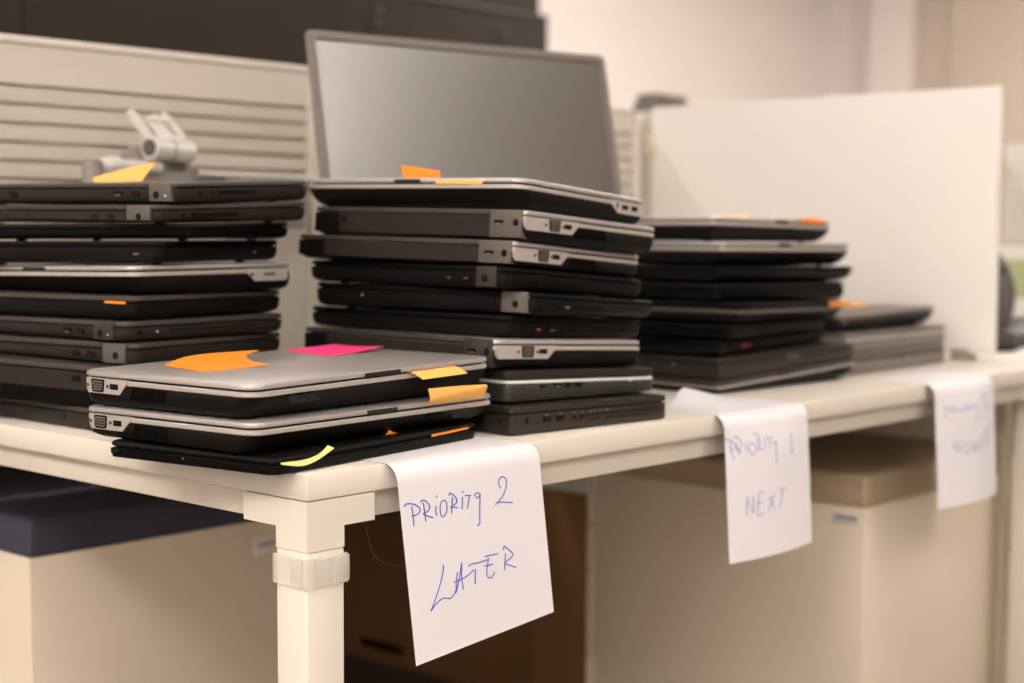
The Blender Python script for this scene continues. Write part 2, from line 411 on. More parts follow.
V['S1_7'] = (g1, 'dark laptop with dim hinge cap, fourth from the bottom of the left stack', dict(lid='greylid', body='grey', lt=.006, caps=[('L', .019, .054, 'capdark')], r=.014,
    ports=[('L', 'jack', .041, .0085), ('L', 'led', .027, .0095), ('L', 'hdmi', .103, .0070), ('L', 'usb', .078, .0070), ('R', 'slot', .021, .007, .007), ('R', 'led', .046, .007), ('R', 'line', .13, .006, .13)]))
V['S1_6'] = (g1, 'black laptop directly below the silver one in the left stack, orange note in its seam', dict(lid='greylid', body='black2', lt=.006, r=.014, ports=[('R', 'jack', .165, .008), ('R', 'slot', .20, .008, .022)]))
V['S1_5'] = (g1, 'silver-rimmed laptop, the only silver one in the left stack', dict(front='L', latch=(.160, .203), r=.014,
    panels=[('R', .240, .185, .170, sp, 'silverrim')], ports=[('R', 'audio', .180, .0085), ('R', 'slot', .209, .0075, .034), ('R', 'badge', .209, .0085, .020)], **SIL))
V['S1_4'] = (g1, 'plain black laptop resting directly on the silver one in the left stack', dict(lid='black', body='black2', lt=.006, foot=.003, ports=[('L', 'mark', .035, .009, .008), ('R', 'mark', .174, .008)]))
V['S1_3'] = (g1, 'plain black laptop third from the top of the left stack, narrower than those above', dict(lid='black2', body='black', lt=.005, foot=.002, ports=[('R', 'line', .12, .006, .09)]))
V['S1_2'] = (g1, 'slim dark laptop with light grey hinge cap, second from top of the left stack', dict(lid='greylid', body='grey', lt=.0055, rear='L', caps=[('L', .012, .050, 'cap')],
    ports=[('L', 'jack', .030, .008), ('L', 'usb', .104, .008), ('L', 'usb', .077, .008), ('L', 'audio', .263, .008), ('L', 'lock', .222, .007), ('L', 'mark', .144, .007, .002), ('R', 'audio', .040, .007), ('R', 'slot', .09, .007, .075)]))
V['S1_1'] = (g1, 'dark laptop on top of the left stack under a curled orange note', dict(lid='greylid', body='grey', lt=.0055, r=.014, caps=[('L', .008, .040, 'cap')],
    ports=[('L', 'jack', .029, .0085), ('L', 'led', .015, .0095), ('L', 'hdmi', .089, .0070), ('L', 'usb', .062, .0070), ('L', 'usb', .262, .0080), ('R', 'slot', .040, .007, .007), ('R', 'audio', .062, .007), ('R', 'slot', .105, .007, .065)]))
V['S2_9'] = (g2, 'thick dark workstation laptop at the very bottom of the tall middle stack', dict(lid='bronze', body='bronze', square=True, lt=.0075, r=.005, foot=.001,
    ports=[('R', 'lock', .024, .0085), ('R', 'usb', .055, .0085, .011), ('R', 'usb', .076, .0085, .011), ('R', 'audio', .099, .0090), ('R', 'audio', .110, .0090), ('R', 'line', .180, .0078, .128), ('R', 'line', .175, .0135, .10),
           ('R', 'mark', .055, .0040, .004), ('R', 'mark', .076, .0040, .004), ('R', 'mark', .099, .0040, .002), ('R', 'mark', .112, .0040, .002), ('R', 'mark', .125, .0040, .003), ('R', 'mark', .133, .0040, .003), ('R', 'mark', .141, .0040, .002), ('R', 'mark', .153, .0040, .005), ('R', 'mark', .186, .0040, .002), ('R', 'mark', .145, .0125, .003),
           ('L', 'audio', .018, .009), ('L', 'vent', .075, .011, .06)]))
V['S2_8'] = (g2, 'greenish-grey laptop with a bright line, second from the bottom of the middle stack', dict(lid='grey', body='green', rim='bright', rimh=.0036, lt=.0095, square=True, r=.010, foot=.003,
    ports=[('R', 'hdmi', .058, .0100, .009), ('R', 'hdmi', .081, .0080), ('R', 'usb', .098, .0080, .009), ('R', 'usb', .115, .0080), ('R', 'led', .205, .006)]))
V['S2_7'] = (g2, 'silver-cornered laptop in the lower half of the tall middle stack', dict(rear='L', caps=[('L', .006, .052, 'capdark')], r=.010,
    panels=[('R', .002, .083, .096, sp, 'silverrim')], ports=[('R', 'vga', .050, .0085), ('R', 'usb', .075, .0080), ('L', 'hdmi', .038, .009), ('L', 'jack', .013, .009)], **SIL))
V['S2_6'] = (g2, 'plain black laptop with a row of ports, fourth from the bottom of the middle stack', dict(lid='black', body='black2', lt=.0055, r=.014,
    ports=[('R', 'jack', .030, .009), ('R', 'red', .053, .010, .006), ('R', 'hdmi', .077, .009), ('R', 'usb', .100, .009), ('R', 'usb', .121, .009), ('R', 'slot', .185, .0085, .055)]))
V['S2_5'] = (g2, 'black laptop with light grey square hinge cap halfway up the tall middle stack', dict(lid='black', body='black2', lt=.0055, r=.014, caps=[('L', .012, .050, 'cap')],
    ports=[('L', 'jack', .029, .009), ('L', 'usb', .090, .008), ('L', 'usb', .066, .008), ('L', 'led', .271, .008), ('R', 'audio', .044, .009), ('R', 'mark', .060, .009, .009), ('R', 'slot', .105, .009, .065)]))
V['S2_4'] = (g2, 'black laptop with dim hinge cap, fourth from the top of the tall middle stack', dict(lid='black', body='black2', lt=.0055, r=.014, caps=[('L', .015, .047, 'capdark')],
    ports=[('L', 'jack', .032, .009), ('L', 'hdmi', .092, .008), ('L', 'hdmi', .064, .008), ('R', 'slot', .026, .008, .005), ('R', 'audio', .053, .008), ('R', 'slot', .100, .008, .075)]))
V['S2_3'] = (g2, 'silver-cornered laptop third from the top of the tall middle stack', dict(rear='L', caps=[('L', .004, .052, 'cap')], r=.008,
    panels=[('R', .002, .087, .100, sp, 'silverrim')], ports=[('R', 'vga', .053, .0085), ('R', 'usb', .077, .0080), ('L', 'hdmi', .036, .009), ('L', 'jack', .013, .009), ('R', 'vent', .13, .013, .05)], **SIL))
V['S2_2'] = (g2, 'silver-cornered laptop second from the top of the tall middle stack', dict(rear='L', caps=[('L', .004, .052, 'cap')], r=.008,
    panels=[('R', .002, .084, .097, sp, 'silverrim')], ports=[('R', 'vga', .052, .0085), ('R', 'usb', .076, .0080), ('L', 'hdmi', .038, .009), ('L', 'jack', .012, .009), ('R', 'vent', .118, .013, .06), ('L', 'jack', .301, .009)], **SIL))
V['S2_1'] = (g2, 'silver-rimmed laptop on top of the tall middle stack with an orange flag note', dict(front='L', latch=(.156, .199), r=.016,
    panels=[('R', .240, .186, .169, sp, 'silverrim')], ports=[('R', 'lock', .184, .0075), ('R', 'usb', .200, .0085), ('R', 'usb', .220, .0085), ], **SIL))
V['S3_9'] = (g3, 'silver-rimmed laptop at the bottom of the stack by the white divider', dict(lid='greylid', body='black', rim='silverrim', rimh=.0028, front='R', latch=(.142, .174), lt=.005, foot=.001, ports=[('R', 'slot', .30, .009, .035)]))
V['S3_8'] = (g3, 'brownish badged laptop, second from the bottom of the stack by the white divider', dict(lid='bronze', body='bronze', square=True, lt=.007, r=.008,
    ports=[('R', 'badge', .178, .0010, .030), ('L', 'mark', .147, .004, .006), ('L', 'mark', .118, .004, .006), ('L', 'led', .083, .005)]))
V['S3_7'] = (g3, 'thin black laptop with a tiny red mark in the stack by the white divider', dict(lid='black', body='black2', lt=.005, r=.010, ports=[('R', 'red', .078, .0035, .022), ('L', 'line', .1, .005, .12)]))
V['S3_6'] = (g3, 'plain black laptop fourth from the bottom of the stack by the white divider', dict(lid='black2', body='black', lt=.005, ports=[('R', 'line', .17, .006, .2)]))
V['S3_5'] = (g3, 'black laptop with a pale rim line, middle of the stack by the white divider', dict(lid='black', body='black2', rim='cap', rimh=.0045, lt=.0095, front='R'))
V['S3_4'] = (g3, 'rounded plain black laptop fourth from the top of the stack by the white divider', dict(lid='black2', body='black', lt=.0055, r=.02))
V['S3_3'] = (g3, 'plain black laptop third from the top of the stack by the white divider', dict(lid='black', body='black2', lt=.0055, front='R'))
V['S3_2'] = (g3, 'silver-rimmed laptop second from the top of the stack by the white divider', dict(front='R', latch=(.141, .174), **SIL))
V['S3_1'] = (g3, 'silver-rimmed laptop on top of the stack by the white divider', dict(front='R', latch=(.17, .205), **SIL))
V['S4_3'] = (g4, 'grey laptop at the bottom of the low far pile, on the desk', dict(lid='midgrey', body='midgrey', rim='capdark', rimh=.004, square=True, lt=.006, ports=[('R', 'badge', .176, .009, .026)]))
V['S4_2'] = (g4, 'grey laptop with a pale rim in the middle of the low far pile', dict(lid='midgrey', body='midgrey', rim='silverrim', rimh=.004, square=True, lt=.006, ports=[('R', 'badge', .180, .009, .028)]))
V['S4_1'] = (g4, 'grey laptop with a bright front corner on top of the low far pile', dict(lid='midgrey', body='grey', rim='capdark', rimh=.004, lt=.006, front='R', ports=[('R', 'led', .008, .003)]))
LAP = {}
for stack in (['F3', 'F2', 'F1'], ['S1_%d' % i for i in range(10, 0, -1)], ['S2_%d' % i for i in range(9, 0, -1)], ['S3_%d' % i for i in range(9, 0, -1)], ['S4_3', 'S4_2', 'S4_1']):
    below = UP
    for k in stack:
        g, label, opt = V[k]
        below, LAP[k] = make_laptop(ROWS[k], below, label, g, **opt)

# ------------------------------------------------------------------ desks
DW, DD, TT = 1.680, .90, .0255
def make_desk(x0, y0, label, flip=False):
    t = thing('office_desk', label, 'desk', (x0, y0, -.72), 'white desks')
    def bx(lo, hi, bev, name, m, par=t):
        q = MB(); q.box([x0 + lo[0], y0 + lo[1], lo[2]], [x0 + hi[0], y0 + hi[1], hi[2]], bev); return q.build(name, m, par)
    bx((0, 0, -TT), (DW, DD, 0), .0022, 'tabletop', 'desk')
    zr = -.0525
    bx((.0868, .012, zr), (DW - .0868, .038, -TT - .0005), .001, 'frame_rail', 'deskframe')
    bx((.0868, DD - .038, zr), (DW - .0868, DD - .012, -TT - .0005), .001, 'frame_rail', 'deskframe')
    bx((.012, .0968, zr), (.038, DD - .0968, -TT - .0005), .001, 'frame_rail', 'deskframe')
    bx((DW - .038, .0968, zr), (DW - .012, DD - .0968, -TT - .0005), .001, 'frame_rail', 'deskframe')
    w = .0465
    for (cx, cy, sx, sy) in ((0, 0, 1, 1), (DW, 0, -1, 1), (0, DD, 1, -1), (DW, DD, -1, -1)):
        def q(ax, ay, az, bx_, by_, bz, bev, name, m, par):
            xs = sorted((x0 + cx + sx * ax, x0 + cx + sx * bx_)); ys = sorted((y0 + cy + sy * ay, y0 + cy + sy * by_))
            g = MB(); g.box((xs[0], ys[0], az), (xs[1], ys[1], bz), bev); return g.build(name, m, par)
        leg = q(.0006, .0006, -.7195, w - .0006, w - .0006, -.0750, .0008, 'leg', 'desk', t)
        br = MB(); i_ = .0003
        X = lambda v: x0 + cx + sx * v
        Y = lambda v: y0 + cy + sy * v
        zt_ = -TT - .0008
        br.prism([(X(i_), Y(i_), zt_), (X(.086), Y(i_), zt_), (X(.086), Y(i_), -.0535), (X(w), Y(i_), -.0535), (X(w), Y(i_), -.0743), (X(i_), Y(i_), -.0743)], (0, sy * (w - i_), 0))
        br.prism([(X(i_), Y(w), zt_), (X(i_), Y(.096), zt_), (X(i_), Y(.096), -.0535), (X(i_), Y(w), -.0535)], (sx * (w - i_), 0, 0))
        br.build('corner_bracket', 'desk', t)
        q(.004, .004, -.72, w - .004, w - .004, -.717, 0, 'foot_pad', 'rubber', leg)
    return t, leg
d1, _ = make_desk(0, 0, 'long white desk carrying all the laptop stacks')
d2, _ = make_desk(DW + .022, 0, 'white desk continuing past the white divider at the right edge')
d3, _ = make_desk(0, .96, 'white desk behind the slatted screen, opposite the laptop desk')
d4, _ = make_desk(DW + .022, .96, 'white desk behind the slatted screen, beyond the white divider')
# clear band round the near leg
w = .0465; e = .0022
q = MB()
zc0, zc1 = -.1085, -.0800
for lo, hi in (((-e, -e), (w + e, -.0002)), ((-e, w + .0002), (w + e, w + e)), ((-e, -.0002), (-.0002, w + .0002)), ((w + .0002, -.0002), (w + e, w + .0002))):
    q.box((lo[0], lo[1], zc0), (hi[0], hi[1], zc1), 0)
q.box((-.0042, .0045, zc0 + .002), (-e, .0235, zc1 - .001), .0006); q.box((.006, -.0042, zc0 + .002), (.026, -e, zc1 - .001), .0006); 
q.box((.030, -.0042, zc0 + .002), (w + .003, -e, zc1 - .001), .0006)
clip = q.build('cable_clip', 'clipplastic'); tag(clip, 'clear plastic clip band wrapped around the near desk leg', 'clip')
q = MB(); q.tube(catmull([(.097, .026, -.0575), (.0945, .022, -.066), (.096, .02, -.078), (.103, .02, -.094), (.117, .020, -.104), (.136, .018, -.1095), (.155, .018, -.108)], 6), .00035, 6)
tag(q.build('loose_thread', 'cap'), 'thin loose thread hanging below the desk rail beside the LATER sheet', 'thread')

# ------------------------------------------------------------------ slatted screen, divider, arm
def extr(prof, x0, x1, q): q.loft([[(x0, y, z) for y, z in prof], [(x1, y, z) for y, z in prof]])
def slat_screen(x0, x1, label, ztop=.503):
    t = thing('slatted_screen', label, 'screen', ((x0 + x1) / 2, .918, 0.0), 'slatted screens')
    yf = .900; q = MB()
    gz = [.433, .407, .380, .353, .327, .301, .275]
    prof = [(.935, .010), (.935, ztop - .012), (.930, ztop - .004), (.922, ztop), (.905, ztop), (.8975, ztop - .003), (.895, ztop - .010), (yf, ztop - .0135)]
    prof += [(yf + .001, gz[0] + .0022)]
    for a, b in zip(gz, gz[1:]):
        prof += [(yf + .014, a + .0012), (yf + .014, a - .0032), (yf - .003, a - .0044), (yf - .003, a - .0062), (yf + .002, b + .0022)]
    prof += [(yf + .010, gz[-1]), (yf + .010, .262), (yf, .258), (yf, .010)]
    extr(prof, x0, x1, q); body = q.build('slat_board', 'slat', t, smooth=20)
    for xx in (x0, x1):
        q = MB(); xs = (xx - .020, xx - .0003) if xx == x0 else (xx + .0003, xx + .020)
        q.box((xs[0], .893, 0.0005), (xs[1], .940, ztop - .020), .002); q.box((xs[0] + .004, .898, ztop - .020), (xs[1] - .004, .93, ztop - .008), .002)
        q.build('end_post', 'slat', t)
    return t
slat_screen(-1.2, .765, 'beige slatted desk screen left of the monitor, behind the left stack')
slat_screen(.807, 1.645, 'beige slatted desk screen behind the monitor and tall stack', .488)
slat_screen(1.735, 3.35, 'beige slatted desk screen beyond the white divider', .488)

def white_div(x, label):
    t = thing('white_divider', label, 'divider', (x + .009, .5, 0), 'white dividers')
    q = MB(); q.box((x, .112, .012), (x + .018, .878, .489), .003, 3); q.build('board', 'divider', t)
    q = MB(); q.box((x - .003, .862, .386), (x + .021, .895, .432), .003); q.build('side_clamp', 'cabinet', t)
    for yy in (.155, .75):
        q = MB(); q.box((x - .010, yy, 0.0003), (x + .028, yy + .034, .020), .002); q.build('foot_clamp', 'greyplastic', t)
    return t
white_div(1.684, 'large plain white divider standing on the desk end, right of the laptop stacks')
white_div(3.372, 'far white divider seen past the right edge of the large one')

# tool rail along the screen and the silver arm that rides on it
q = MB(); q.box((.445, .868, .3125), (.775, .884, .3195), .0025); q.box((.445, .8835, .3135), (.745, .8965, .3185), .001)
tag(q.build('tool_rail', 'whiteplastic'), 'white metal rail along the bottom of the slatted screen, behind the left stack', 'rail')
t = thing('display_mount', 'empty silver monitor arm rising behind the top of the left stack', 'mounting arm', (.40, .81, .295))
q = MB(); q.prism([(.398, .802, .334), (.452, .802, .334), (.462, .802, .296), (.372, .802, .296), (.372, .802, .306)], (0, .040, 0)); q.box((.44, .8415, .302), (.50, .8675, .326), .003); q.build('rail_mount', 'greyplastic', t)
q = MB(); q.box((.418, .7985, .316), (.445, .8018, .326), .0008); q.build('release_slot', 'darkplastic', t)
q = MB(); q.cyl((.274, .78, .290), (.274, .78, .322), .0135, 24); q.cyl((.274, .78, .322), (.274, .78, .3255), .011, 24); q.build('end_joint', 'greyplastic', t)
q = MB(); q.tube([(.285, .780, .316), (.30, .782, .318), (.345, .79, .319), (.398, .80, .320)], [.0115, .0105, .0095, .0095], 20); q.cyl((.296, .781, .317), (.318, .784, .318), .0135, 24); q.build('lower_arm', 'chrome', t)
q = MB(); q.prism([(.316, .803, .322), (.366, .803, .350), (.386, .803, .334), (.372, .803, .312)], (0, .014, 0)); q.build('brace', 'greyplastic', t)
q = MB(); q.cyl((.372, .785, .3465), (.452, .803, .3440), .0170, 32); jn = q.build('tilt_joint', 'chrome', t)
q = MB(); q.cyl((.3705, .7846, .3465), (.3735, .7853, .3465), .0125, 24); q.build('joint_bore', 'darkplastic', jn)
q = MB(); q.cyl((.408, .7930, .3453), (.410, .7935, .3452), .0176, 32); q.build('joint_ring', 'greyplastic', jn)
vb = MB()
def bar(p, q_, w_, th):
    p = Vector(p); q_ = Vector(q_); d = (q_ - p).normalized(); sx = Vector((.97, .22, 0)); sx = (sx - sx.dot(d) * d).normalized(); sy = d.cross(sx)
    vb.loft([[c + sx * a + sy * b for a, b in ((-w_, -th), (w_, -th), (w_, th), (-w_, th))] for c in (p, q_)])
bar((.380, .786, .352), (.349, .800, .399), .0042, .0045)
bar((.440, .797, .362), (.411, .812, .399), .0042, .0045)
bar((.412, .790, .356), (.386, .804, .392), .013, .0020)
bar((.372, .797, .387), (.420, .805, .388), .0040, .0022)
bar((.384, .788, .360), (.436, .796, .362), .0040, .0022)
vb.build('mounting_bracket', 'whiteplastic', t)
# grey bracket box under the rail between the stacks
q = MB(); q.box((.566, .830, .232), (.700, .8665, .3105), .003); q.box((.566, .845, .206), (.650, .8665, .236), .003)
tag(q.build('rail_bracket', 'greyplastic'), 'grey metal bracket hanging under the white rail, seen between the left and middle stacks', 'bracket')

# ------------------------------------------------------------------ monitor
def make_monitor(label, cx, cy, zc, W, H, yaw, tilt, roll=0.0, base_z=0.0):
    t = thing('monitor', label, 'monitor', (cx, cy, base_z)); t.rotation_euler = (0, 0, yaw)
    mt = Matrix.Translation((0, 0, zc - base_z)) @ Matrix.Rotation(tilt, 4, 'X') @ Matrix.Rotation(roll, 4, 'Y')
    def bld(q, name, m, par=t):
        bmesh.ops.transform(q.bm, matrix=mt, verts=q.bm.verts[:]); return q.build(name, m, par, True)
    w, h, b = W / 2, H / 2, .0150
    q = MB(); q.loft([[(x, y_, z) for x, z in rrect(-w + i, -h + i, w - i, h - i, .010)] for i, y_ in ((.0035, -.004), (.0008, -.0005), (0, .003), (.004, .010), (.03, .026), (.07, .044))], cap0=False)
    # front frame ring
    f0 = [(x, -.004, z) for x, z in rrect(-w + .0035, -h + .0035, w - .0035, h - .0035, .010)]
    f1 = [(x, -.004, z) for x, z in rrect(-w + b - .002, -h + b - .002, w - b + .002, h - b + .002, .003)]
    f2 = [(x, .0005, z) for x, z in rrect(-w + b, -h + b, w - b, h - b, .002)]
    q.loft([f0, f1, f2], cap0=False, cap1=False)
    hs = bld(q, 'bezel', 'bezel')
    q = MB(); q.box((-w + b + .0002, -.0002, -h + b + .0002), (w - b - .0002, .004, h - b - .0002)); bld(q, 'screen_panel', 'screen')
    q = MB(); q.box((-.04, .012, zc - base_z - .22 if False else .012), (.04, .052, .020), .003)
    q = MB(); q.box((-.035, .060, .012), (.035, .085, zc - base_z + .04), .008); q.box((-.035, .045, zc - base_z - .05), (.035, .075, zc - base_z + .04), .005); q.build('stand_neck', 'bezel', t, True)
    q = MB(); q.loft([[(x, y_ + .05, z) for x, y_ in rrect(-.13 + i, -.10 + i, .13 - i, .10 - i, .03)] for i, z in ((0, .0005), (0, .008), (.004, .0125))]); q.build('stand_base', 'bezel', t, True)
    return t
make_monitor('large grey-framed monitor with a dark screen behind the tall middle stack', .7590, .504, .348, .532, .338, R(-13.8), R(-12.9), R(.2))

# ------------------------------------------------------------------ papers
def path(l, Rb, y0, phi):
    if l < 0: return y0 - l, 0.0
    if l < Rb * phi: a = l / Rb; return y0 - Rb * math.sin(a), -Rb * (1 - math.cos(a))
    ee = l - Rb * phi
    return y0 - Rb * math.sin(phi) - ee * math.cos(phi), -Rb * (1 - math.cos(phi)) - ee * math.sin(phi)
def make_sheet(label, x0, th, sc, bow, l0, ink, inkm, shear=0.0, W=.210, Lh=.297, bump=None, Rb=.018, y0=.002, phi=R(86.5), zoff=.0007, pen=.0005):
    c, s_ = math.cos(th), math.sin(th)
    def pos(s, t):
        l = t * c - s * s_
        y, z = path(l, Rb, y0, phi)
        X = x0 + (W / 2 + (s - W / 2) * sc - W / 2 * (1 - sc)) * c + t * s_
        ramp = max(0, min(1, l / .06))
        y -= bow * math.sin(math.pi * min(1, max(0, s / W))) * ramp
        if l < 0: X += shear * (-l)
        if bump and l < 0: z += bump(s / W, -l)
        return Vector((X, y, z + zoff))
    t0 = -l0; n = 66; m = 22
    grid = [[pos(W * j / m, t0 + Lh * i / n) for j in range(m + 1)] for i in range(n + 1)]
    q = MB(); q.sheet(grid, .00025)
    o = q.build('paper_sheet', 'paper', smooth=80); tag(o, label, 'paper', 'handwritten priority sheets')
    def word(st):
        cx = sum(p[0] for p in st) / len(st); cy = sum(p[1] for p in st) / len(st)
        return 0 if cy < 86 and cx < 130 and not (cx > 126 and cy < 50) else 1 if cy < 86 else 2
    loc = o.location.copy()
    for k in (0, 1, 2):
        q = MB(); cnt = 0
        for st in ink:
            if word(st) != k: continue
            P3 = []; cnt += 1
            for p in catmull([(a / 1000, b / 1000, 0) for a, b in st], 5):
                a = pos(p.x, p.y); nrm = (pos(p.x + .002, p.y) - pos(p.x - .002, p.y)).cross(pos(p.x, p.y + .002) - pos(p.x, p.y - .002)).normalized()
                if nrm.y > 0 or (abs(nrm.y) < .05 and nrm.z < 0): nrm = -nrm
                P3.append(a + nrm * .00022)
            q.tube(P3, pen, 6)
        if not cnt: q.bm.free(); continue
        q.build('handwriting', inkm, o)
    return o
INK_LATER = [[[15.4,54.9],[16.1,64.4],[15.8,75.0]],
[[5.1,53.3],[8.6,51.1],[16.5,52.7],[22.5,55.8],[26.5,60.1],[23.0,64.1],[14.0,64.6]],
[[31.7,54.7],[32.1,63.1],[32.8,73.9]],
[[28.2,54.0],[29.6,52.2],[33.6,52.7],[38.0,56.6],[39.8,61.2],[36.0,64.5],[30.1,65.7],[37.0,69.5],[43.2,72.4]],
[[48.9,61.3],[47.7,66.4],[48.1,71.3]],
[[50.5,51.2],[50.9,53.3]],
[[59.0,58.0],[55.2,60.8],[53.9,67.7],[55.1,73.4],[59.0,73.6],[62.9,69.7],[63.9,62.6],[61.9,58.6],[59.0,58.0]],
[[73.1,57.3],[71.3,64.2],[69.5,73.7]],
[[68.4,54.9],[69.5,52.9],[73.5,54.7],[77.9,59.5],[78.2,63.8],[73.6,65.9],[69.2,67.4],[74.2,68.2],[78.8,69.6]],
[[87.3,60.2],[86.2,66.1],[84.8,72.5]],
[[88.5,54.1],[88.8,55.7]],
[[97.6,61.1],[94.9,67.9],[92.9,73.6]],
[[90.9,59.5],[99.4,61.0]],
[[106.1,63.4],[105.1,61.7],[109.1,60.4],[113.3,62.5],[109.7,65.4],[106.8,64.8]],
[[113.3,62.5],[111.5,72.6],[110.0,82.1],[108.8,91.7],[106.2,93.9],[104.9,93.1]],
[[144.7,62.6],[142.5,56.6],[145.3,52.1],[149.9,51.5],[154.4,55.2],[153.3,62.5],[148.2,70.2],[141.2,75.0],[134.4,78.0]],
[[134.4,78.0],[140.0,76.6],[148.9,78.5],[161.0,81.3]],
[[50.2,122.2],[50.0,127.0],[44.5,138.9],[35.9,152.3],[27.2,163.9]],
[[27.2,163.9],[35.9,158.4],[46.3,155.6],[55.3,158.1],[60.7,156.2],[64.6,152.4]],
[[69.7,134.2],[66.8,143.2],[64.6,154.8]],
[[64.6,154.8],[70.1,144.0],[76.9,126.1]],
[[76.9,126.1],[74.7,141.5],[75.6,153.9]],
[[63.0,143.4],[71.9,143.0],[81.6,141.9],[93.6,137.7]],
[[95.7,137.7],[94.6,145.1],[93.2,152.8]],
[[86.4,132.3],[91.0,131.1],[101.4,132.0],[114.7,132.0]],
[[116.7,130.6],[113.8,138.6],[111.8,146.8],[114.7,151.5],[119.2,151.4],[123.9,147.3]],
[[110.8,128.0],[121.5,128.6],[131.3,129.7]],
[[109.5,137.4],[115.6,138.4],[122.0,138.1]],
[[142.9,131.7],[140.8,140.1],[138.6,149.0]],
[[140.1,128.0],[141.7,124.0],[147.0,128.3],[153.9,134.9],[149.2,138.9],[140.0,141.8],[146.5,145.2],[157.2,150.5]]]
INK_NEXT = [[[10.3,43.9],[10.5,53.8],[16.2,66.1]],
[[-1.5,40.9],[3.1,39.9],[12.2,42.1],[20.2,48.8],[18.0,52.5],[10.5,53.8]],
[[22.2,46.0],[23.6,53.0],[25.9,60.2]],
[[18.0,39.7],[21.8,38.1],[29.1,41.7],[33.4,48.0],[29.3,52.6],[23.5,54.0],[32.6,58.8]],
[[40.9,47.7],[41.1,58.7]],
[[41.2,44.3],[41.5,45.3]],
[[52.4,47.3],[47.3,51.3],[48.7,59.4],[54.1,63.4],[60.1,60.5],[59.7,52.4],[52.4,47.3]],
[[67.0,44.1],[67.8,60.2]],
[[60.7,38.5],[64.6,36.9],[71.0,42.4],[72.4,49.6],[67.3,53.1],[77.6,59.1]],
[[83.4,45.5],[82.6,57.6]],
[[94.1,46.5],[92.3,58.5]],
[[84.5,44.1],[104.1,45.3]],
[[101.8,48.7],[101.6,51.7],[107.5,53.3],[110.6,50.5]],
[[110.6,50.5],[107.9,60.9],[107.8,77.2],[104.7,78.4]],
[[154.5,44.6],[152.7,54.8],[151.2,70.1]],
[[148.6,69.9],[153.7,70.2]],
[[39.0,115.4],[37.5,124.8],[37.3,138.8]],
[[38.9,116.2],[44.7,129.2],[50.9,137.0]],
[[50.9,137.0],[51.4,124.7],[51.6,115.1]],
[[63.5,114.7],[61.0,125.8],[59.4,136.3],[62.4,141.5],[72.9,137.9]],
[[60.9,114.4],[67.9,112.5],[78.1,113.7]],
[[59.3,125.7],[72.1,124.9]],
[[86.2,119.9],[92.6,127.8],[97.2,136.4]],
[[100.3,117.1],[90.9,127.6],[83.2,139.1]],
[[119.9,113.9],[117.2,126.2],[110.2,137.9]],
[[109.4,112.7],[132.3,113.9]]]
INK_NOW = [[[25.1,46.0],[26.5,55.0],[27.2,62.3]],
[[21.0,46.6],[33.4,45.7],[37.1,50.5],[26.7,52.4]],
[[43.7,46.5],[44.2,55.5]],
[[41.6,46.3],[52.0,46.2],[53.8,50.9],[44.5,52.0],[53.3,56.2]],
[[60.1,50.4],[60.1,55.9]],
[[68.6,49.3],[64.0,53.4],[69.2,57.5],[74.6,53.3],[68.6,49.3]],
[[84.4,46.8],[84.6,55.9]],
[[82.7,46.7],[92.1,46.5],[93.9,51.2],[84.9,52.3],[95.7,55.9]],
[[100.4,49.8],[100.0,55.7]],
[[108.3,47.7],[107.7,55.9]],
[[102.8,46.9],[114.4,46.8]],
[[117.9,47.5],[119.7,52.2],[127.1,51.8],[128.8,46.4]],
[[128.8,46.4],[124.8,59.0],[120.4,71.6]],
[[158.3,34.7],[148.9,42.3],[156.7,55.9],[172.0,59.8],[175.0,49.8],[169.1,38.2],[158.3,34.7]],
[[45.9,99.8],[46.9,114.3]],
[[45.9,99.8],[59.2,117.3],[61.8,99.4]],
[[79.3,102.8],[70.2,111.1],[78.8,121.9],[89.2,112.8],[79.3,102.8]],
[[100.8,101.1],[103.6,121.5],[115.3,109.7],[123.1,121.5],[130.4,100.0]],
[[151.9,88.9],[143.0,119.7]],
[[142.3,128.9],[144.3,130.9]],
[[181.3,83.9],[160.9,117.6]],
[[155.7,126.5],[156.9,128.1]]]

make_sheet('white sheet reading PRIORITY 2 LATER hanging over the desk edge under the front pile', .0990, R(4.5), 1.0, 0.0, .0845, INK_LATER, 'ink', pen=.00068)
def bump2(u, d):
    k = max(0, (d - .028) / .072); fold = .021 * max(0, 1 - max(0, u - .40) / .55) * max(0, min(1, (u - .24) / .14))
    return min(1.2, k) ** 1.5 * fold
make_sheet('white sheet reading PRIORITY 1 NEXT hanging from the desk edge in the middle', .661, 0, .925, .010, .1015, INK_NEXT, 'inkpale', bump=bump2, pen=.0006)
make_sheet('white sheet reading PRIORITY 0 NOW hanging from the desk edge furthest right', 1.216, 0, .95, .012, .098, INK_NOW, 'inkpale', shear=.30, pen=.0006)
q = MB(); cs = [Vector((.755, .150, 0)), Vector((.695, .026, 0)), Vector((.80, -.0 + .014, 0)), Vector((.868, .128, 0))]
q.sheet([[cs[0].lerp(cs[3], j / 10).lerp(cs[1].lerp(cs[2], j / 10), i / 8) + Vector((0, 0, .00035)) for j in range(11)] for i in range(9)], .0002)
tag(q.build('paper_sheet', 'paper'), 'blank white paper lying flat under the curled end of the NEXT sheet', 'paper')

